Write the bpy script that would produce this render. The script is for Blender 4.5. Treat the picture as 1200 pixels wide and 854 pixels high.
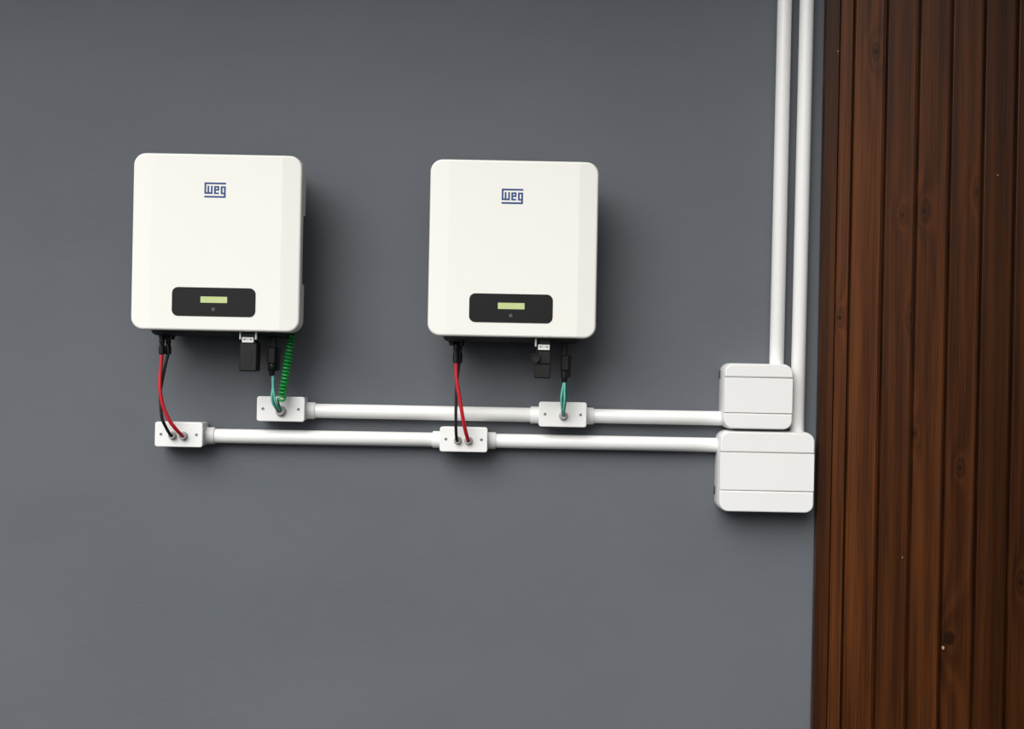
import bpy, bmesh, math, random
from mathutils import Vector, Matrix

# ------------------------------------------------------------------ clear
for o in list(bpy.data.objects):
    bpy.data.objects.remove(o, do_unlink=True)
scene = bpy.context.scene
col = scene.collection
random.seed(7)

# ------------------------------------------------------------------ camera
# metres: x to the right along the wall, y into the wall (its face is y = 0), z up; eye height 1.5
ROLL = 0.0195
cam_data = bpy.data.cameras.new('camera')
cam_data.sensor_width = 36.0
cam_data.lens = 45.0
cam_data.clip_start = 0.05
cam = bpy.data.objects.new('camera', cam_data)
col.objects.link(cam)
c_, s_ = math.cos(ROLL), math.sin(ROLL)
cam.matrix_world = Matrix(((c_, -s_, 0, 0.0), (0, 0, -1, -2.8), (s_, c_, 0, 1.5), (0, 0, 0, 1)))
scene.camera = cam

# ------------------------------------------------------------------ world, sun, exposure
world = bpy.data.worlds.new('overcast_sky')
scene.world = world
world.use_nodes = True
bg = world.node_tree.nodes['Background']
bg.inputs['Color'].default_value = (0.93, 0.97, 1.0, 1)
bg.inputs['Strength'].default_value = 0.75
sun_data = bpy.data.lights.new('sun', 'SUN')
sun_data.energy = 2.6
sun_data.angle = math.radians(48)
sun_data.color = (1.0, 0.97, 0.92)
sun = bpy.data.objects.new('sun', sun_data)
col.objects.link(sun)
sun.location = (-3, -5, 6)
sun.rotation_euler = Vector((0.42, 0.80, -0.66)).to_track_quat('-Z', 'Y').to_euler()
vs = scene.view_settings
vs.view_transform = 'Standard'
vs.look = 'None'
vs.gamma = 1.0
vs.use_curve_mapping = False
vs.exposure = 0.36

# ------------------------------------------------------------------ materials
class NT:
    """tiny node helper"""
    def __init__(self, name):
        self.m = bpy.data.materials.new(name)
        self.m.use_nodes = True
        self.t = self.m.node_tree
        self.b = self.t.nodes['Principled BSDF']
    def n(self, kind, **kw):
        nd = self.t.nodes.new(kind)
        for k, v in kw.items():
            setattr(nd, k, v)
        return nd
    def put(self, sock, v):
        if hasattr(v, 'is_output') or isinstance(v, bpy.types.NodeSocket):
            self.t.links.new(v, sock)
        elif v is not None:
            sock.default_value = v
    def math(self, op, a, b=None, c=None, clamp=False):
        nd = self.n('ShaderNodeMath', operation=op, use_clamp=clamp)
        for i, v in enumerate((a, b, c)):
            self.put(nd.inputs[i], v)
        return nd.outputs[0]
    def mix(self, f, a, b):
        nd = self.n('ShaderNodeMix', data_type='RGBA')
        self.put(nd.inputs[0], f)
        self.put(nd.inputs[6], a)
        self.put(nd.inputs[7], b)
        return nd.outputs[2]
    def noise(self, vec, scale, detail=3.0, rough=0.5):
        nd = self.n('ShaderNodeTexNoise')
        self.put(nd.inputs['Vector'], vec)
        nd.inputs['Scale'].default_value = scale
        nd.inputs['Detail'].default_value = detail
        nd.inputs['Roughness'].default_value = rough
        return nd.outputs['Fac']
    def scaled(self, vec, s, loc=(0, 0, 0)):
        nd = self.n('ShaderNodeMapping')
        self.put(nd.inputs['Vector'], vec)
        nd.inputs['Scale'].default_value = s
        nd.inputs['Location'].default_value = loc
        return nd.outputs[0]
    def range(self, v, a, b, c=0.0, d=1.0):
        nd = self.n('ShaderNodeMapRange', interpolation_type='SMOOTHSTEP')
        for i, q in enumerate((v, a, b, c, d)):
            self.put(nd.inputs[i], q)
        return nd.outputs[0]
    def objvec(self):
        return self.n('ShaderNodeTexCoord').outputs['Object']
    def bump(self, h, strength, dist):
        nd = self.n('ShaderNodeBump')
        nd.inputs['Strength'].default_value = strength
        nd.inputs['Distance'].default_value = dist
        self.put(nd.inputs['Height'], h)
        self.t.links.new(nd.outputs[0], self.b.inputs['Normal'])

def rgba(c):
    return (c[0], c[1], c[2], 1.0)

def plain(name, color, rough=0.45, var=0.04, metallic=0.0, spec=0.5, scale=60.0, bump=0.0):
    """solid colour with a slight procedural mottle"""
    q = NT(name)
    v = q.objvec()
    f = q.noise(v, scale, 3)
    lo = rgba([x * (1 - var) for x in color])
    hi = rgba([min(1, x * (1 + var)) for x in color])
    q.put(q.b.inputs['Base Color'], q.mix(f, lo, hi))
    q.b.inputs['Roughness'].default_value = rough
    q.b.inputs['Metallic'].default_value = metallic
    q.b.inputs['Specular IOR Level'].default_value = spec
    if bump:
        q.bump(q.noise(v, scale * 6, 2), bump, 0.001)
    return q.m

def wall_paint():
    q = NT('grey_wall_paint')
    v = q.objvec()
    blot = q.noise(q.scaled(v, (1.2, 1, 2.2)), 1.3, 4)
    streak = q.noise(q.scaled(v, (6, 1, 90)), 3.0, 3)
    base = q.mix(q.range(blot, 0.3, 0.7), (0.112, 0.122, 0.139, 1), (0.126, 0.136, 0.152, 1))
    base = q.mix(q.math('MULTIPLY', q.range(streak, 0.35, 0.75), 0.35), base, (0.133, 0.142, 0.157, 1))
    fleck = q.noise(v, 38, 2)
    base = q.mix(q.range(fleck, 0.74, 0.80, 0, 0.25), base, (0.16, 0.165, 0.17, 1))
    q.put(q.b.inputs['Base Color'], base)
    q.b.inputs['Roughness'].default_value = 0.75
    q.b.inputs['Specular IOR Level'].default_value = 0.2
    h = q.math('ADD', q.noise(v, 420, 3), q.math('MULTIPLY', streak, 0.8))
    q.bump(h, 0.12, 0.002)
    return q.m

def wood(name, seed, tint=1.0, knots=(), specks=(), freq=150.0):
    """dark stained pine; knots are (x, z, radius), in the board's own coordinates"""
    q = NT(name)
    v = q.objvec()
    sep = q.n('ShaderNodeSeparateXYZ')
    q.put(sep.inputs[0], v)
    x, z = sep.outputs['X'], sep.outputs['Z']
    off = (seed * 3.17, seed * 1.3, seed * 7.7)
    warp = q.noise(q.scaled(v, (9, 1, 0.9), off), 1.0, 2)
    fine = q.noise(q.scaled(v, (420, 1, 5), off), 1.0, 3, 0.6)
    mid = q.noise(q.scaled(v, (70, 1, 1.6), off), 1.0, 3)
    broad = q.noise(q.scaled(v, (12, 1, 1.1), off), 1.0, 2)
    phase = q.math('ADD', q.math('MULTIPLY', x, freq), q.math('MULTIPLY', warp, 9.0))
    kmask = None
    for kx, kz, kr in knots:
        dx = q.math('DIVIDE', q.math('SUBTRACT', x, kx), kr)
        dz = q.math('DIVIDE', q.math('SUBTRACT', z, kz), kr * 1.25)
        r2 = q.math('ADD', q.math('MULTIPLY', dx, dx), q.math('MULTIPLY', dz, dz))
        dzl = q.math('DIVIDE', q.math('SUBTRACT', z, kz), kr * 4.0)
        r2l = q.math('ADD', q.math('MULTIPLY', q.math('MULTIPLY', dx, dx), 0.35), q.math('MULTIPLY', dzl, dzl))
        phase = q.math('ADD', phase, q.math('DIVIDE', 14.0, q.math('ADD', r2l, 1.0)))
        core = q.range(r2, 0.8, 0.3, 0.0, 0.88)
        halo = q.range(r2l, 1.6, 0.2, 0.0, 0.30)
        km = q.math('MAXIMUM', core, halo)
        kmask = km if kmask is None else q.math('MAXIMUM', kmask, km)
    ring = q.math('MULTIPLY_ADD', q.math('SINE', phase), 0.5, 0.5)
    ring = q.math('POWER', ring, 1.6)
    g = q.math('ADD', q.math('MULTIPLY', fine, 0.72), q.math('MULTIPLY', mid, 0.45))
    g = q.math('ADD', g, q.math('MULTIPLY', ring, 0.13))
    g = q.math('ADD', g, q.math('MULTIPLY', q.math('SUBTRACT', broad, 0.5), 0.5))
    f = q.range(g, 0.36, 0.93)
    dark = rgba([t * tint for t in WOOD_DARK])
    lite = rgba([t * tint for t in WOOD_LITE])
    cc = q.mix(f, dark, lite)
    if kmask is not None:
        cc = q.mix(kmask, cc, (0.010, 0.004, 0.0015, 1))
    for sx, sz, sr in specks:
        dx = q.math('DIVIDE', q.math('SUBTRACT', x, sx), sr)
        dz = q.math('DIVIDE', q.math('SUBTRACT', z, sz), sr * 1.6)
        r2 = q.math('ADD', q.math('MULTIPLY', dx, dx), q.math('MULTIPLY', dz, dz))
        cc = q.mix(q.range(r2, 1.0, 0.4), cc, (0.42, 0.30, 0.22, 1))
    q.put(q.b.inputs['Base Color'], cc)
    q.put(q.b.inputs['Roughness'], q.range(fine, 0.3, 0.7, 0.40, 0.30))
    q.b.inputs['Specular IOR Level'].default_value = 0.30
    q.bump(g, 0.25, 0.0015)
    return q.m

WOOD_DARK = (0.0255, 0.0066, 0.0013)
WOOD_LITE = (0.093, 0.0280, 0.0066)

M = {}
M['wall'] = wall_paint()
M['cover'] = plain('warm_white_enamel', (0.84, 0.835, 0.79), 0.42, 0.01, scale=8)
M['alu'] = plain('dark_cast_aluminium', (0.008, 0.0082, 0.0085), 0.6, 0.15, spec=0.2)
M['black'] = plain('black_plastic', (0.004, 0.004, 0.0045), 0.45, 0.15, spec=0.35)
M['charcoal'] = plain('charcoal_plastic', (0.009, 0.009, 0.0095), 0.5, 0.1, spec=0.3)
M['panel'] = plain('panel_film_black', (0.009, 0.009, 0.0105), 0.5, 0.08, spec=0.22)
M['lcd'] = plain('lcd_green_glass', (0.52, 0.62, 0.27), 0.25, 0.08, scale=90)
M['mark'] = plain('grey_print', (0.06, 0.062, 0.065), 0.5, 0.05)
M['blue'] = plain('logo_blue_print', (0.005, 0.045, 0.195), 0.45, 0.04)
M['pvc'] = plain('white_pvc', (0.86, 0.86, 0.85), 0.36, 0.015, scale=14)
M['boxw'] = plain('white_abs', (0.80, 0.80, 0.795), 0.42, 0.012, scale=14)
M['gland'] = plain('light_grey_rubber', (0.46, 0.45, 0.44), 0.55, 0.05)
M['screw'] = plain('grey_screw_steel', (0.22, 0.22, 0.22), 0.4, 0.1, metallic=0.6)
M['red'] = plain('red_cable_sheath', (0.52, 0.012, 0.022), 0.38, 0.05)
M['blackc'] = plain('black_cable_sheath', (0.010, 0.010, 0.011), 0.38, 0.1)
M['teal'] = plain('teal_wire_sheath', (0.12, 0.52, 0.42), 0.32, 0.06)
M['tealdark'] = plain('dark_green_wire_sheath', (0.010, 0.13, 0.075), 0.35, 0.06)
M['green'] = plain('green_coil_sheath', (0.006, 0.27, 0.045), 0.32, 0.06)
M['label'] = plain('white_label_paper', (0.82, 0.82, 0.80), 0.5, 0.02)
M['steel'] = plain('bright_clip_steel', (0.72, 0.72, 0.70), 0.4, 0.05, metallic=0.3)
M['ground'] = plain('dark_paving', (0.055, 0.053, 0.050), 0.85, 0.25, scale=6, spec=0.2)
M['blocker'] = plain('brown_shade_blocker', (0.050, 0.026, 0.014), 0.6, 0.2, scale=12)  # brown of the added light blockers, eave and side wall
M['backing'] = plain('dark_wood_backing', (0.010, 0.0035, 0.0015), 0.6, 0.2)

# ------------------------------------------------------------------ mesh helpers
def finish(bm, name, mat, parent=None, origin=(0, 0, 0), sharp=32, keep_flat=()):
    bmesh.ops.remove_doubles(bm, verts=bm.verts, dist=1e-6)
    bmesh.ops.recalc_face_normals(bm, faces=bm.faces)
    for fc in bm.faces:
        fc.normal_update()
        fc.smooth = len(fc.verts) <= 4 and abs(fc.normal.y) < 0.9995
    for e in bm.edges:
        if len(e.link_faces) == 2 and e.calc_face_angle(0) > math.radians(sharp):
            e.smooth = False
    bmesh.ops.translate(bm, verts=bm.verts, vec=-Vector(origin))
    me = bpy.data.meshes.new(name)
    bm.to_mesh(me)
    bm.free()
    me.materials.append(mat)
    o = bpy.data.objects.new(name, me)
    col.objects.link(o)
    if parent is not None:
        o.parent = parent
    else:
        o.location = origin
    return o

def add_box(bm, x0, x1, y0, y1, z0, z1):
    vv = [bm.verts.new((x, y, z)) for x in (x0, x1) for y in (y0, y1) for z in (z0, z1)]
    for f in ((0, 1, 3, 2), (4, 6, 7, 5), (0, 4, 5, 1), (2, 3, 7, 6), (0, 2, 6, 4), (1, 5, 7, 3)):
        bm.faces.new([vv[i] for i in f])

def outline(w, h, rad, inset=0.0, seg=7, xs=(), zs=()):
    """rounded rectangle about (0, 0); rad = (top-left, top-right, bottom-right, bottom-left);
    xs and zs are extra stations on the straight edges"""
    hw, hh = w / 2 - inset, h / 2 - inset
    r = [max(q - inset, 0.0) for q in rad]
    out = []
    corners = [(-hw, hh, r[0], 180, 90, 1, -1), (hw, hh, r[1], 90, 0, -1, -1),
               (hw, -hh, r[2], 0, -90, -1, 1), (-hw, -hh, r[3], -90, -180, 1, 1)]
    for i, (x, z, q, a0, a1, sx, sz) in enumerate(corners):
        cx, cz = x + sx * q, z + sz * q
        for k in range(seg + 1):
            a = math.radians(a0 + (a1 - a0) * k / seg)
            # keep the vertex count the same on every ring, even for square corners
            out.append((cx + q * math.cos(a), cz + q * math.sin(a)))
        if i == 0:
            out += [(t, hh) for t in sorted(xs)]
        elif i == 1:
            out += [(hw, t) for t in sorted(zs, reverse=True)]
        elif i == 2:
            out += [(t, -hh) for t in sorted(xs, reverse=True)]
        else:
            out += [(-hw, t) for t in sorted(zs)]
    return out

def plate(bm, cx, cz, w, h, rad, rings, seg=7, caps=(True, True)):
    """loft of rounded rectangles; rings = [(distance from wall, inset)], back to front"""
    if not isinstance(rad, tuple):
        rad = (rad,) * 4
    rows = []
    for d, ins in rings:
        rows.append([bm.verts.new((cx + x, -d, cz + z)) for x, z in outline(w, h, rad, ins, seg)])
    n = len(rows[0])
    for a, b in zip(rows, rows[1:]):
        for i in range(n):
            j = (i + 1) % n
            bm.faces.new((a[i], a[j], b[j], b[i]))
    if caps[0]:
        bm.faces.new(rows[0])
    if caps[1]:
        bm.faces.new(list(reversed(rows[-1])))

def spline(pts, per=8):
    pts = [Vector(p) for p in pts]
    if len(pts) == 2:
        return pts
    ext = [pts[0] * 2 - pts[1]] + pts + [pts[-1] * 2 - pts[-2]]
    out = []
    for i in range(1, len(ext) - 2):
        p0, p1, p2, p3 = ext[i - 1:i + 3]
        for k in range(per):
            t = k / per
            out.append(0.5 * ((2 * p1) + (p2 - p0) * t + (2 * p0 - 5 * p1 + 4 * p2 - p3) * t * t
                              + (3 * p1 - p0 - 3 * p2 + p3) * t ** 3))
    out.append(pts[-1])
    return out

def tube(bm, path, radius, seg=12):
    """swept tube; radius is a number or one per path point"""
    n = len(path)
    rr = radius if isinstance(radius, (list, tuple)) else [radius] * n
    tang = []
    for i in range(n):
        a, b = path[max(i - 1, 0)], path[min(i + 1, n - 1)]
        t = b - a
        if t.length < 1e-9:
            t = tang[-1] if tang else Vector((0, 0, 1))
        tang.append(t.normalized())
    up = Vector((0, 1, 0)) if abs(tang[0].y) < 0.9 else Vector((1, 0, 0))
    nrm = (up - tang[0] * up.dot(tang[0])).normalized()
    rows = []
    for i in range(n):
        nrm = (nrm - tang[i] * nrm.dot(tang[i])).normalized()
        bi = tang[i].cross(nrm)
        rows.append([bm.verts.new(path[i] + (nrm * math.cos(2 * math.pi * k / seg)
                                             + bi * math.sin(2 * math.pi * k / seg)) * rr[i]) for k in range(seg)])
    for a, b in zip(rows, rows[1:]):
        for k in range(seg):
            j = (k + 1) % seg
            bm.faces.new((a[k], a[j], b[j], b[k]))
    bm.faces.new(list(reversed(rows[0])))
    bm.faces.new(rows[-1])

def lathe(bm, start, axis, prof, seg=24):
    """prof = [(distance along axis, radius)]"""
    s, a = Vector(start), Vector(axis).normalized()
    path, rad = [], []
    u = Vector((0, 1, 0)) if abs(a.y) < 0.9 else Vector((1, 0, 0))
    n = (u - a * u.dot(a)).normalized()
    b = a.cross(n)
    rows = [[bm.verts.new(s + a * t + (n * math.cos(2 * math.pi * k / seg) + b * math.sin(2 * math.pi * k / seg)) * r)
             for k in range(seg)] for t, r in prof]
    for p, q in zip(rows, rows[1:]):
        for k in range(seg):
            j = (k + 1) % seg
            bm.faces.new((p[k], p[j], q[j], q[k]))
    bm.faces.new(list(reversed(rows[0])))
    bm.faces.new(rows[-1])

def thing(name, loc, label, cat, group=None):
    o = bpy.data.objects.new(name, None)
    o.empty_display_size = 0.03
    col.objects.link(o)
    o.location = loc
    return tag(o, label, cat, group)

def tag(o, label, cat, group=None):
    o['label'] = label
    o['category'] = cat
    if group:
        o['group'] = group
    return o

def copy_tree(o, parent=None):
    c = o.copy()
    col.objects.link(c)
    c.parent = parent
    for ch in list(o.children):
        copy_tree(ch, c)
    return c

def structure(o, label=None):
    o['kind'] = 'structure'
    if label:
        o['label'] = label
    return o

# ------------------------------------------------------------------ setting
bm = bmesh.new()
add_box(bm, -5.0, 1.36, 0.0, 0.2, 0.0, 2.95)
structure(finish(bm, 'wall_back', M['wall']), 'smooth dark grey painted wall behind the equipment')

bm = bmesh.new()
add_box(bm, -40.0, 40.0, -60.0, 0.25, -0.1, 0.0)
structure(finish(bm, 'floor', M['ground']), 'dark paved ground in front of the wall')

bm = bmesh.new()
add_box(bm, -5.0, 1.6, -0.88, 0.25, 2.95, 3.05)  # eave above the frame, added to darken the upper wall
structure(finish(bm, 'shade_eave', M['blocker']), 'unseen brown eave added to shade the top of the wall')

bm = bmesh.new()
add_box(bm, 1.36, 1.5, -4.0, 0.2, 0.0, 2.95)  # wing outside the view, added to block light from the right
structure(finish(bm, 'shade_wall', M['blocker']), 'unseen brown wall added at the right to block light')

# wood cladding: backing sheet with every board a piece of its own
CLAD_X0 = 0.6655
bm = bmesh.new()
add_box(bm, CLAD_X0 + 0.004, 1.36, -0.010, 0.0, 0.0, 2.95)
clad = structure(finish(bm, 'wall_right', M['backing']), 'dark brown stained wood cladding of vertical boards')
H = 2.95

def board(name, x0, prof, mat):
    """prof = cross-section [(x, distance from wall)] from left to right, closed along the backing"""
    bm = bmesh.new()
    rows = []
    base = prof[0][1], prof[-1][1]
    pts = [(prof[0][0], 0.0100)] + list(prof) + [(prof[-1][0], 0.0100)]
    for z in (0.0, H):
        rows.append([bm.verts.new((x0 + x, -d, z)) for x, d in pts])
    n = len(pts)
    for i in range(n):
        j = (i + 1) % n
        bm.faces.new((rows[0][i], rows[0][j], rows[1][j], rows[1][i]))
    bm.faces.new(rows[0])
    bm.faces.new(list(reversed(rows[1])))
    o = finish(bm, name, mat, clad, origin=(x0, 0, 0), sharp=25)
    o.location = (x0, 0, 0)
    return o

# corner trim and narrow lath
board('edge_trim', CLAD_X0, [(0, 0.010), (0, 0.030), (0.0015, 0.0315), (0.0285, 0.0315), (0.030, 0.030), (0.030, 0.012)],
      wood('stained_wood_trim', 1, 0.75, specks=[(0.0266, 2.191, 0.0013), (0.031, 0.902, 0.001)]))
board('lath', CLAD_X0 + 0.0320, [(0, 0.012), (0, 0.0285), (0.001, 0.0295), (0.0255, 0.0295), (0.0265, 0.0285), (0.0265, 0.012)],
      wood('stained_wood_lath', 2, 1.3, knots=[(0.0095, 1.615, 0.006)], freq=330.0))
G0, PITCH = 0.7265, 0.0708
PROF = [(0.0034, 0.0100), (0.0038, 0.0240), (0.0050, 0.0278), (0.0060, 0.0285), (0.0642, 0.0285), (0.0654, 0.0275),
        (0.0658, 0.0130), (0.0688, 0.0130), (0.0691, 0.0165), (0.0703, 0.0165), (0.0706, 0.0120), (0.0740, 0.0120)]
knots = {0: [(0.0468, 2.193, 0.0075)],
         1: [(0.042, 1.8396, 0.0045), (0.065, 1.618, 0.004)],
         2: [(0.0187, 1.850, 0.0075), (0.006, 1.367, 0.005)],
         3: [(0.0190, 0.926, 0.0175), (0.035, 1.2955, 0.005), (0.060, 1.8926, 0.0045)],
         4: [(0.0500, 2.47, 0.006)], 5: [(0.03, 1.05, 0.006)], 6: [(0.02, 1.6, 0.006)], 7: [(0.04, 1.2, 0.006)], 8: [(0.03, 2.0, 0.006)]}
specks = {1: [(0.056, 1.0992, 0.0012)], 3: [(0.0036 + 0.003, 0.9052, 0.0028)], 4: [(0.034, 1.9304, 0.0012)]}
tints = [1.28, 0.95, 1.0, 0.92, 0.66, 0.60, 0.9, 0.85, 0.9]  # stain tint per board; darker right-hand ones also stand in for missing shade
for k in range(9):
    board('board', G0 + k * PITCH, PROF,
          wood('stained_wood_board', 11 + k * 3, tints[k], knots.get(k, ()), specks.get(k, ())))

# ------------------------------------------------------------------ inverters
INV_W, INV_H, INV_R = 0.3480, 0.3645, 0.0255
D_FACE, D_SKIRT = 0.165, 0.112
XF = INV_W / 2 - 0.040          # where the side facets of the front start
NOTCH = (-0.083, 0.064)         # hand hold cut into the skirt, either side

def make_inverter(loc, label):
    t = thing('solar_inverter', loc, label, 'inverter', 'white inverters on the grey wall')
    # cover: hollow shell with soft edges, faceted front and a hand hold in each side
    bm = bmesh.new()
    xs = (-XF, XF)
    zs = (NOTCH[0], NOTCH[0] + 0.004, NOTCH[1] - 0.004, NOTCH[1])
    rings = [('back', 0.004), ('back', 0.0), ('skirt', 0.0), ('s2', 0.0), ('e1', 0.0006), ('e2', 0.0018), ('front', 0.0042)]
    rows = []
    for tagname, ins in rings:
        row = []
        for x, z in outline(INV_W, INV_H, (INV_R,) * 4, ins, 8, xs, zs):
            slope = max(abs(x) - XF, 0) / 0.040 * (0.0050 if x > 0 else 0.0022)
            drop = max(-z - 0.12, 0) * 0.0
            if tagname == 'back':
                inside = abs(x) > INV_W / 2 - 0.006 and NOTCH[0] + 0.001 < z < NOTCH[1] - 0.001
                d = 0.139 if inside else D_SKIRT
            else:
                d = {'skirt': 0.141, 's2': 0.1580, 'e1': 0.1615, 'e2': 0.1638, 'front': D_FACE}[tagname] - slope - drop
            row.append(bm.verts.new((x, -d, z)))
        rows.append(row)
    n = len(rows[0])
    for a, b in zip(rows, rows[1:]):
        for i in range(n):
            j = (i + 1) % n
            bm.faces.new((a[i], a[j], b[j], b[i]))
    fr = rows[-1]
    top = [v for v in fr if abs(v.co.z - max(q.co.z for q in fr)) < 1e-6]
    tl = min(top, key=lambda v: abs(v.co.x + XF)); tr = min(top, key=lambda v: abs(v.co.x - XF))
    bot = [v for v in fr if abs(v.co.z - min(q.co.z for q in fr)) < 1e-6]
    bl = min(bot, key=lambda v: abs(v.co.x + XF)); br = min(bot, key=lambda v: abs(v.co.x - XF))
    i_tl, i_tr, i_br, i_bl = (fr.index(v) for v in (tl, tr, br, bl))
    bm.faces.new([tl, tr, br, bl])
    bm.faces.new(fr[i_tr:i_br + 1])
    bm.faces.new(fr[i_bl:] + fr[:i_tl + 1])
    # inner face of the skirt
    bm.faces.new(list(reversed([bm.verts.new((x, -0.150, z)) for x, z in outline(INV_W, INV_H, (INV_R,) * 4, 0.004, 8)])))
    cover = finish(bm, 'cover', M['cover'], t, sharp=30)
    for p in cover.data.polygons:
        if p.area > 0.004:
            p.use_smooth = False
    # heat-sink body behind the cover, with upright fins on its back half
    bm = bmesh.new()
    plate(bm, 0.0, -0.0085, INV_W - 0.060, INV_H + 0.003, 0.012, [(0.030, 0.004), (0.034, 0.0), (0.116, 0.0), (0.150, 0.012)], 4)
    body = finish(bm, 'heat_sink_body', M['alu'], t)
    for k in range(9):
        bm = bmesh.new()
        add_box(bm, -0.126 + k * 0.0315 - 0.0015, -0.126 + k * 0.0315 + 0.0015, -0.031, -0.014, -0.165, 0.150)
        finish(bm, 'fin', M['alu'], body)
    # wall bracket
    bm = bmesh.new()
    plate(bm, 0, 0.05, 0.26, 0.06, 0.006, [(0.0, 0), (0.014, 0)], 3)
    finish(bm, 'wall_bracket', M['alu'], t)
    # logo: flat print, each stroke a rectangle (units of 1/605 of the width)
    bm = bmesh.new()
    U = 0.0438 / 605
    strokes = [(0, 605, 0, 44), (0, 46, 44, 322), (46, 230, 280, 322), (86, 131, 96, 280), (185, 230, 96, 280),
               (275, 320, 100, 324), (320, 416, 100, 141), (375, 416, 141, 186), (320, 416, 186, 226), (320, 408, 284, 324),
               (464, 510, 104, 324), (510, 603, 104, 144), (557, 603, 144, 425), (510, 557, 286, 324), (0, 557, 381, 425)]
    for x0, x1, y0, y1 in strokes:
        x0, x1, y0, y1 = x0 - 3, x1 + 3, y0 - 3, y1 + 3
        add_box(bm, (x0 - 302) * U, (x1 - 302) * U, -(D_FACE + 0.0003), -(D_FACE - 0.0005), (212 - y1) * U, (212 - y0) * U)
    bmesh.ops.translate(bm, verts=bm.verts, vec=(-0.0040, 0, 0.1077))
    lg = finish(bm, 'logo', M['blue'], t)
    lg['label'] = 'blue squared letters WEG between two bars'
    # control panel
    PX, PZ = -0.0025, -0.1227
    bm = bmesh.new()
    plate(bm, PX, PZ, 0.1720, 0.0592, 0.0125, [(D_FACE - 0.002, 0), (D_FACE + 0.0009, 0), (D_FACE + 0.0015, 0.0006)], 7)
    pan = finish(bm, 'control_panel', M['panel'], t)
    pan['label'] = 'black rounded control panel'
    bm = bmesh.new()
    plate(bm, PX + 0.0005, PZ + 0.0046, 0.0548, 0.0128, 0.0006, [(D_FACE, 0), (D_FACE + 0.0017, 0)], 2)
    finish(bm, 'screen', M['lcd'], pan)['label'] = 'pale green display'
    bm = bmesh.new()
    lathe(bm, (PX + 0.0002, -(D_FACE + 0.0005), PZ - 0.0158), (0, -1, 0), [(0, 0.0044), (0.0018, 0.0042), (0.0024, 0.0030)], 20)
    finish(bm, 'button', M['mark'], pan)
    # faint round emblem at the right of the panel
    bm = bmesh.new()
    q = [Vector((PX + 0.0705 + 0.0036 * math.cos(a), -(D_FACE + 0.0015), PZ + 0.0120 + 0.0036 * math.sin(a)))
         for a in [math.radians(20 + 320 * k / 20) for k in range(21)]]
    tube(bm, q, 0.0005, 5)
    finish(bm, 'emblem', M['charcoal'], pan)
    # sockets and clips under the body
    for x, d in ((-0.1250, 0.100), (-0.1165, 0.088), (-0.1060, 0.094)):
        bm = bmesh.new()
        lathe(bm, (x, -d, -0.188), (0, 0, -1), [(0, 0.0072), (0.008, 0.0072), (0.0085, 0.0060), (0.013, 0.0060)], 16)
        finish(bm, 'cable_socket', M['black'], t)
    return t

inv_a = make_inverter((-0.6140, 0, 1.7393), 'white solar inverter at the left, above the coiled green wire')
inv_b = copy_tree(inv_a)
inv_b.location = (-0.0020, 0, 1.7383)
inv_b['label'] = 'white solar inverter in the middle of the wall, nearer the wood cladding'

# the clips that hold the communication stick show on one or both sides
def clip(parent, x, z0, z1):
    bm = bmesh.new()
    plate(bm, x, (z0 + z1) / 2, 0.0038, z1 - z0, 0.001, [(0.134, 0), (0.144, 0), (0.145, 0.0006)], 2)
    o = finish(bm, 'clip', M['steel'], parent)
    return o
clip(inv_a, 0.0490, -0.1985, -0.1800)
clip(inv_a, 0.0815, -0.1985, -0.1800)
clip(inv_b, 0.0505, -0.2005, -0.1830)

# ------------------------------------------------------------------ communication sticks plugged in below the inverters
t = thing('communication_stick', (-0.5480, -0.124, 1.4750), 'black communication stick with white sticker, under the left inverter', 'dongle', 'communication sticks')
bm = bmesh.new()
plate(bm, 0, 0.0300, 0.0370, 0.0600, 0.0035, [(-0.018, 0.002), (-0.016, 0), (0.017, 0), (0.0195, 0.0025)], 4)
finish(bm, 'body', M['charcoal'], t)
bm = bmesh.new()
plate(bm, 0, 0.0265, 0.0160, 0.0300, 0.006, [(0.019, 0), (0.0200, 0.0004)], 5)
finish(bm, 'grip_pad', M['black'], t)
bm = bmesh.new()
plate(bm, 0, 0.0740, 0.0290, 0.0300, 0.002, [(-0.014, 0), (0.0155, 0), (0.0170, 0.0012)], 3)
neck = finish(bm, 'socket_neck', M['black'], t)
t2 = thing('communication_stick', (0.0634, -0.124, 1.4725), 'black communication stick with round knob at its side, under the middle inverter', 'dongle', 'communication sticks')
bm = bmesh.new()
plate(bm, 0, 0.0145, 0.0340, 0.0290, 0.0025, [(-0.018, 0.002), (-0.016, 0), (0.0175, 0), (0.0195, 0.002)], 4)
finish(bm, 'body', M['charcoal'], t2)
bm = bmesh.new()
plate(bm, 0.0035, 0.0440, 0.0270, 0.0285, 0.0025, [(-0.016, 0.0), (0.0155, 0), (0.0175, 0.002)], 4)
finish(bm, 'upper_body', M['charcoal'], t2)
bm = bmesh.new()
plate(bm, 0.0035, 0.0740, 0.0240, 0.0320, 0.002, [(-0.014, 0), (0.0155, 0), (0.0170, 0.0012)], 3)
finish(bm, 'socket_neck', M['black'], t2)
bm = bmesh.new()
lathe(bm, (-0.0150, -0.008, 0.0420), (0, -1, 0), [(0, 0.0102), (0.017, 0.0102), (0.019, 0.0088), (0.0188, 0.0060), (0.0175, 0.0050)], 24)
kb = finish(bm, 'knob', M['charcoal'], t2)
bm = bmesh.new()
tube(bm, spline([(-0.0130, -0.016, 0.0515), (-0.0120, -0.016, 0.058), (-0.0075, -0.014, 0.0640)], 6), 0.0012, 6)
finish(bm, 'strap', M['black'], t2)

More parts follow.
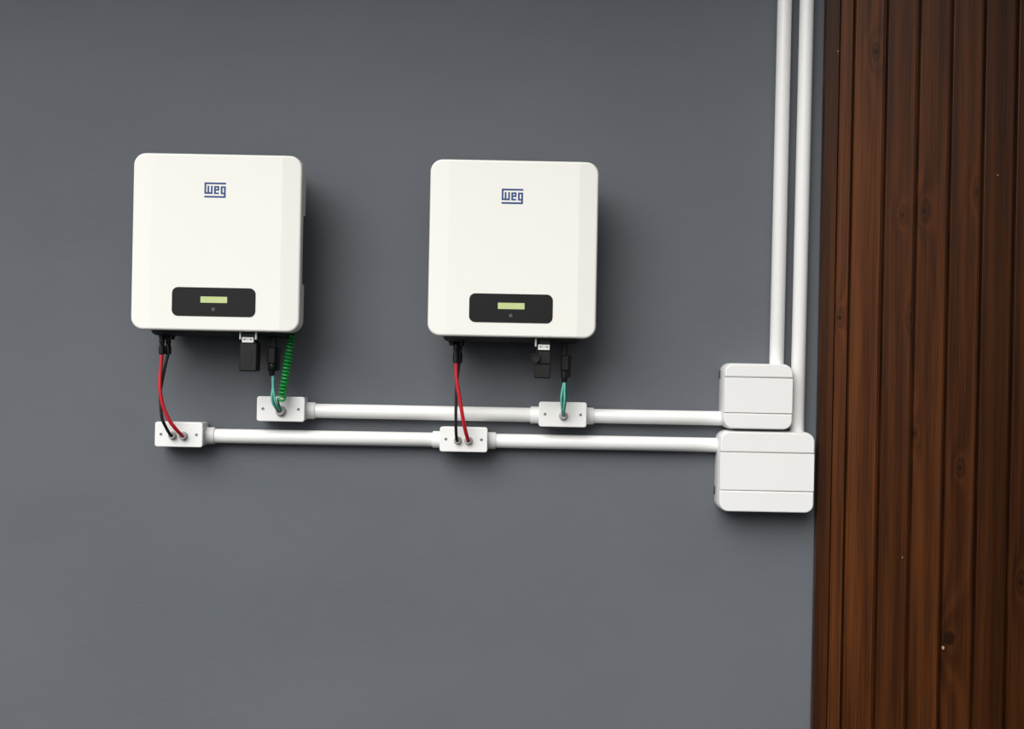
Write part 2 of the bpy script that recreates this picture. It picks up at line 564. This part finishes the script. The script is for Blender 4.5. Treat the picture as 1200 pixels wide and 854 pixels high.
def sticker_on(root, x, z):
    """sticker in the root's own coordinates; its face stands on the front of the neck"""
    bm = bmesh.new()
    plate(bm, x, z, 0.0238, 0.0108, 0.0008, [(0.0160, 0), (0.0206, 0)], 2)
    st = finish(bm, 'sticker', M['label'], root)
    st['label'] = 'small white sticker with black marks'
    bm = bmesh.new()
    for dx, w, dz, h in ((-0.0070, 0.0030, 0.0004, 0.0022), (0.0068, 0.0030, 0.0004, 0.0022), (0.0, 0.0016, -0.0003, 0.0012),
                         (-0.0037, 0.0036, 0.0019, 0.0007), (0.0040, 0.0030, 0.0017, 0.0007)):
        add_box(bm, x + dx - w / 2, x + dx + w / 2, -0.0208, -0.0202, z + dz - h / 2, z + dz + h / 2)
    finish(bm, 'printed_marks', M['black'], st)
sticker_on(t, -0.0012, 0.0655)
sticker_on(t2, 0.0020, 0.0645)

# ------------------------------------------------------------------ conduit boxes
BW, BH = 0.1025, 0.0535
def make_box(name, loc, label, glands, left_hub, right_hub):
    t = thing(name, loc, label, 'conduit box', 'white conduit boxes on the pipes')
    bm = bmesh.new()
    plate(bm, 0, 0, BW - 0.003, BH - 0.003, 0.0050, [(0.0, 0.0005), (0.002, 0), (0.0545, 0)], 5)
    body = finish(bm, 'body', M['boxw'], t)
    bm = bmesh.new()
    plate(bm, 0, 0, BW, BH, 0.0055, [(0.0545, 0), (0.0585, 0), (0.0597, 0.0006), (0.0602, 0.0018)], 6)
    lid = finish(bm, 'lid', M['pvc'], t)
    for sx in (-1, 1):
        bm = bmesh.new()
        lathe(bm, (sx * 0.0380, -0.0597, 0.0003), (0, -1, 0), [(0, 0.0031), (0.0011, 0.0030), (0.0013, 0.0022), (0.0008, 0.0014)], 14)
        finish(bm, 'screw', M['screw'], lid)
    for gx, gz, gr in glands:
        bm = bmesh.new()
        lathe(bm, (gx, -0.0600, gz), (0, -1, 0), [(0, gr * 1.10), (0.003, gr * 1.08), (0.004, gr * 0.98), (0.010, gr * 0.90),
                                                  (0.0115, gr * 0.80), (0.0115, gr * 0.55), (0.0095, gr * 0.50)], 24)
        finish(bm, 'cable_gland', M['gland'], lid)
    for on, sx in ((left_hub, -1), (right_hub, 1)):
        if on:
            bm = bmesh.new()
            lathe(bm, (sx * (BW / 2 - 0.004), -0.0190, -0.0036), (sx, 0, 0),
                  [(0, 0.0185), (0.0200, 0.0185), (0.0212, 0.0178), (0.0212, 0.0158), (0.0150, 0.0158)], 32)
            finish(bm, 'hub', M['pvc'], t)
    return t
make_box('conduit_box', (-0.4933, 0, 1.3950), 'white conduit box the coiled green wire ends at', [(0.0005, -0.0040, 0.0105)], False, True)
make_box('conduit_box', (0.1108, 0, 1.3950), 'white conduit box with green wires in one gland, below the middle inverter', [(0.0008, -0.0020, 0.0088)], True, True)
make_box('conduit_box', (-0.7104, 0, 1.3362), 'leftmost white conduit box, red and black cable entering two glands', [(-0.0128, -0.0020, 0.0084), (0.0102, -0.0025, 0.0088)], False, True)
make_box('conduit_box', (-0.1004, 0, 1.3374), 'white conduit box midway along the lower pipe, red and black cable entering', [(-0.0128, -0.0014, 0.0080), (0.0102, -0.0018, 0.0082)], True, True)

# ------------------------------------------------------------------ conduits
def pipe(a, b, label):
    a, b = Vector(a), Vector(b)
    bm = bmesh.new()
    L = (b - a).length
    lathe(bm, a, b - a, [(0, 0.0152), (0.001, 0.0156), (L - 0.001, 0.0156), (L, 0.0152)], 36)
    o = finish(bm, 'conduit_pipe', M['pvc'], None, origin=a)
    return tag(o, label, 'pipe', 'white conduit pipes')
PD = -0.0190
pipe((-0.4350, PD, 1.3913), (0.0560, PD, 1.3913), 'upper white conduit pipe between the two boxes with green wires')
pipe((0.1660, PD, 1.3915), (0.4600, PD, 1.3919), 'upper white conduit pipe running into the smaller junction box')
pipe((-0.6530, PD, 1.3324), (-0.1560, PD, 1.3334), 'lower white conduit pipe between the two boxes with red cables')
pipe((-0.0460, PD, 1.3336), (0.4560, PD, 1.3340), 'lower white conduit pipe running into the larger junction box')
pipe((0.5745, PD, 1.5080), (0.5790, PD, 2.9490), 'upright white conduit pipe rising from the smaller junction box')
pipe((0.6216, PD, 1.3640), (0.6275, PD, 2.9490), 'upright white conduit pipe next to the wood, rising from the larger box')

# ------------------------------------------------------------------ junction boxes
def junction_box(cx, cz, w, h, zt, zb, nib, label):
    """zt, zb = joints between the cover bands, from the box centre"""
    t = thing('junction_box', (cx, 0, cz), label, 'junction box', 'white junction boxes')
    R = 0.0205
    bm = bmesh.new()
    plate(bm, 0, 0, w, h, R, [(0.0, 0.001), (0.002, 0.0), (0.046, 0.0), (0.054, 0.0012), (0.0590, 0.0035)], 8)
    finish(bm, 'base', M['boxw'], t)
    gap = 0.0007
    ins = 0.0016
    W2 = w - 2 * ins
    zs = [h / 2 - ins, zt, zb, -h / 2 + ins]
    rads = [(R - ins, R - ins, 0.0004, 0.0004), (0.0004,) * 4, (0.0004, 0.0004, R - ins, R - ins)]
    for i in range(3):
        z1, z0 = zs[i] - (gap if i else 0), zs[i + 1] + (gap if i < 2 else 0)
        bm = bmesh.new()
        prof = [(0.0560, 0.0), (0.0618, 0.0), (0.0640, 0.0007), (0.0650, 0.0022)]
        if i == 1:
            prof = [(0.0560, 0.0), (0.0632, 0.0), (0.0643, 0.0004), (0.0646, 0.0009)]
        plate(bm, 0, (z0 + z1) / 2, W2, z1 - z0, rads[i], prof, 7)
        finish(bm, 'cover_band', M['boxw'], t)
    # dark slot of the snap catch in the left side
    bm = bmesh.new()
    add_box(bm, -w / 2 - 0.0012, -w / 2 + 0.002, -0.016, -0.003, nib - 0.009, nib + 0.009)
    finish(bm, 'snap_catch', M['mark'], t)
    return t
junction_box(0.5283, 1.4415, 0.1490, 0.1415, 0.0405, -0.0357, 0.046, 'smaller white junction box above the larger one')
junction_box(0.5497, 1.2802, 0.2045, 0.1738, 0.0415, -0.0398, -0.045, 'larger white junction box beside the wood cladding')

# ------------------------------------------------------------------ direct-current cables
def cable(pts, rad, mat, label, plug_x, plug_top, plug_d, cat, group):
    """cable with its black plug; pts run from the plug to the gland"""
    base = Vector(pts[-1])
    t = thing('solar_cable', base, label, cat, group)
    bm = bmesh.new()
    tube(bm, spline(pts, 8), rad, 12)
    finish(bm, 'sheath', mat, t, origin=base)
    bm = bmesh.new()
    z0 = pts[0][2]
    L = plug_top - z0
    lathe(bm, (plug_x, -plug_d, plug_top), ((pts[0][0] - plug_x), 0, -L),
          [(0, 0.0058), (L * 0.28, 0.0060), (L * 0.32, 0.0050), (L * 0.42, 0.0050), (L * 0.48, 0.0060), (L * 0.55, 0.0068),
           (L * 0.95, 0.0068), (L, 0.0054)], 12)
    finish(bm, 'plug', M['black'], t, origin=base, sharp=25)
    bm = bmesh.new()
    add_box(bm, plug_x - 0.0015, plug_x + 0.0015, -plug_d - 0.0078, -plug_d - 0.004, plug_top - L * 0.75, plug_top - L * 0.35)
    finish(bm, 'latch', M['charcoal'], t, origin=base)
    return t
RG = 'red and black direct-current cables'
cable([(-0.7388, -0.100, 1.5070), (-0.7403, -0.1005, 1.4802), (-0.7412, -0.102, 1.4531), (-0.7402, -0.103, 1.4315), (-0.7344, -0.102, 1.4005),
       (-0.7221, -0.099, 1.3707), (-0.7090, -0.091, 1.3500), (-0.7005, -0.076, 1.3368), (-0.7002, -0.066, 1.3340)], 0.0040, M['red'],
      'red cable curving down from the left inverter', -0.7390, 1.5415, 0.100, 'cable', RG)
cable([(-0.7290, -0.088, 1.5070), (-0.7345, -0.090, 1.4802), (-0.7405, -0.092, 1.4440), (-0.7425, -0.093, 1.4205), (-0.7385, -0.093, 1.3763),
       (-0.7330, -0.089, 1.3580), (-0.7245, -0.076, 1.3370), (-0.7232, -0.066, 1.3345)], 0.0034, M['blackc'],
      'black cable behind the red one, down from the left inverter', -0.7290, 1.5415, 0.088, 'cable', RG)
cable([(-0.1180, -0.098, 1.5010), (-0.1160, -0.099, 1.4652), (-0.1082, -0.099, 1.4215), (-0.0987, -0.094, 1.3709),
       (-0.0912, -0.077, 1.3400), (-0.0905, -0.066, 1.3360)], 0.0040, M['red'],
      'red cable hanging from the middle inverter across the upper pipe', -0.1190, 1.5405, 0.098, 'cable', RG)
cable([(-0.1120, -0.088, 1.5010), (-0.1150, -0.090, 1.4742), (-0.1168, -0.091, 1.4379), (-0.1165, -0.089, 1.3750), (-0.1150, -0.077, 1.3400),
       (-0.1135, -0.066, 1.3358)], 0.0033, M['blackc'],
      'black cable hanging straight from the middle inverter across the upper pipe', -0.1120, 1.5405, 0.088, 'cable', RG)

# ------------------------------------------------------------------ alternating-current connectors with their wires
def ac_connector(x, ztop, L, d, wires, label):
    base = Vector((x, -d, ztop - L))
    t = thing('power_connector', base, label, 'connector', 'black power connectors with green wires')
    w = 0.0176
    zb = ztop - L
    bm = bmesh.new()
    plate(bm, x, ztop - L * 0.46, w, L * 0.44, 0.003, [(d - 0.012, 0.001), (d - 0.010, 0), (d + 0.008, 0), (d + 0.0105, 0.0025)], 4)
    for k in range(5):
        z = ztop - L * (0.36 + 0.055 * k)
        add_box(bm, x - w / 2 + 0.003, x + w / 2 - 0.003, -(d + 0.0112), -(d + 0.010), z - 0.0009, z + 0.0009)
    finish(bm, 'housing', M['charcoal'], t, origin=base)
    bm = bmesh.new()
    plate(bm, x + 0.0045, ztop - L * 0.55, w * 1.05, L * 0.62, 0.003, [(d - 0.022, 0.001), (d - 0.020, 0), (d - 0.011, 0)], 4)
    finish(bm, 'rear_shell', M['black'], t, origin=base)
    for sx in (-1, 1):
        bm = bmesh.new()
        plate(bm, x + sx * 0.0052, ztop - L * 0.125, 0.0052, L * 0.27, 0.0012, [(d - 0.004, 0), (d + 0.006, 0), (d + 0.0075, 0.001)], 3)
        finish(bm, 'latch_arm', M['charcoal'], t, origin=base)
    bm = bmesh.new()
    lathe(bm, (x, -d, ztop - L * 0.02), (0, 0, -1), [(0, 0.0065), (L * 0.3, 0.0065)], 16)
    finish(bm, 'plug_core', M['black'], t, origin=base)
    bm = bmesh.new()
    lathe(bm, (x, -d, ztop - L * 0.67), (0, 0, -1), [(0, 0.0080), (0.0008, 0.0086), (L * 0.19, 0.0086), (L * 0.20, 0.0074)], 10)
    finish(bm, 'nut', M['charcoal'], t, origin=base, sharp=20)
    bm = bmesh.new()
    lathe(bm, (x, -d, ztop - L * 0.86), (0, 0, -1), [(0, 0.0068), (L * 0.14, 0.0058)], 16)
    finish(bm, 'tail', M['black'], t, origin=base)
    for pts, r, mat in wires:
        bm = bmesh.new()
        tube(bm, spline(pts, 8), r, 10)
        finish(bm, 'wire', mat, t, origin=base)
    return t
ac_connector(-0.5065, 1.5460, 0.0800, 0.098, [
    ([(-0.5052, -0.100, 1.4700), (-0.5035, -0.101, 1.4420), (-0.5052, -0.101, 1.4215), (-0.5025, -0.096, 1.4060), (-0.4955, -0.080, 1.3945), (-0.4935, -0.066, 1.3912)], 0.0023, M['teal']),
    ([(-0.5035, -0.100, 1.4700), (-0.5028, -0.101, 1.4420), (-0.5000, -0.101, 1.4255), (-0.4965, -0.094, 1.4060), (-0.4935, -0.079, 1.3950), (-0.4930, -0.066, 1.3915)], 0.0022, M['teal']),
    ([(-0.5062, -0.096, 1.4700), (-0.5050, -0.094, 1.4400), (-0.5058, -0.092, 1.4200), (-0.5015, -0.088, 1.4030), (-0.4965, -0.078, 1.3930), (-0.4945, -0.066, 1.3905)], 0.0026, M['blackc']),
], 'black power connector beside the coiled green wire, teal wires below')
ac_connector(0.1115, 1.5400, 0.0755, 0.098, [
    ([(0.1110, -0.100, 1.4680), (0.1065, -0.102, 1.4450), (0.1052, -0.102, 1.4260), (0.1085, -0.088, 1.4010), (0.1108, -0.066, 1.3930)], 0.0022, M['teal']),
    ([(0.1122, -0.101, 1.4680), (0.1118, -0.103, 1.4450), (0.1122, -0.103, 1.4260), (0.1112, -0.088, 1.4010), (0.1112, -0.066, 1.3932)], 0.0022, M['teal']),
    ([(0.1135, -0.096, 1.4680), (0.1152, -0.096, 1.4450), (0.1150, -0.095, 1.4260), (0.1125, -0.084, 1.4010), (0.1118, -0.066, 1.3935)], 0.0022, M['tealdark']),
    ([(0.1095, -0.094, 1.4680), (0.1075, -0.093, 1.4450), (0.1075, -0.093, 1.4250), (0.1095, -0.083, 1.4010), (0.1108, -0.066, 1.3935)], 0.0022, M['tealdark']),
], 'black power connector under the middle inverter, teal wires below')

# ------------------------------------------------------------------ coiled green wire
axis = spline([(-0.4690, -0.085, 1.5560), (-0.4705, -0.086, 1.5330), (-0.4745, -0.088, 1.5016), (-0.4802, -0.090, 1.4590), (-0.4830, -0.090, 1.4400), (-0.4852, -0.090, 1.4215)], 10)
cum = [0.0]
for p, q in zip(axis, axis[1:]):
    cum.append(cum[-1] + (q - p).length)
def axis_at(sv):
    for i in range(len(axis) - 1):
        if sv <= cum[i + 1]:
            f = (sv - cum[i]) / (cum[i + 1] - cum[i])
            return axis[i].lerp(axis[i + 1], f)
    return axis[-1].copy()
turns, per, RC = 18, 16, 0.0070
pts = []
for k in range(turns * per + 1):
    a = 2 * math.pi * k / per
    p = axis_at(cum[-1] * k / (turns * per))
    pts.append(p + Vector((RC * math.cos(a), RC * math.sin(a), 0)))
tail = spline([pts[-1], (-0.4800, -0.097, 1.4150), (-0.4868, -0.099, 1.4145), (-0.4930, -0.094, 1.4185), (-0.4938, -0.084, 1.4080), (-0.4915, -0.076, 1.3960), (-0.4922, -0.066, 1.3915)], 6)
bm = bmesh.new()
tube(bm, pts + tail[1:], 0.0024, 8)
o = finish(bm, 'coiled_wire', M['green'], None, origin=(-0.4922, -0.066, 1.3915))
tag(o, 'green coiled earth wire hanging below the left inverter', 'coiled wire')
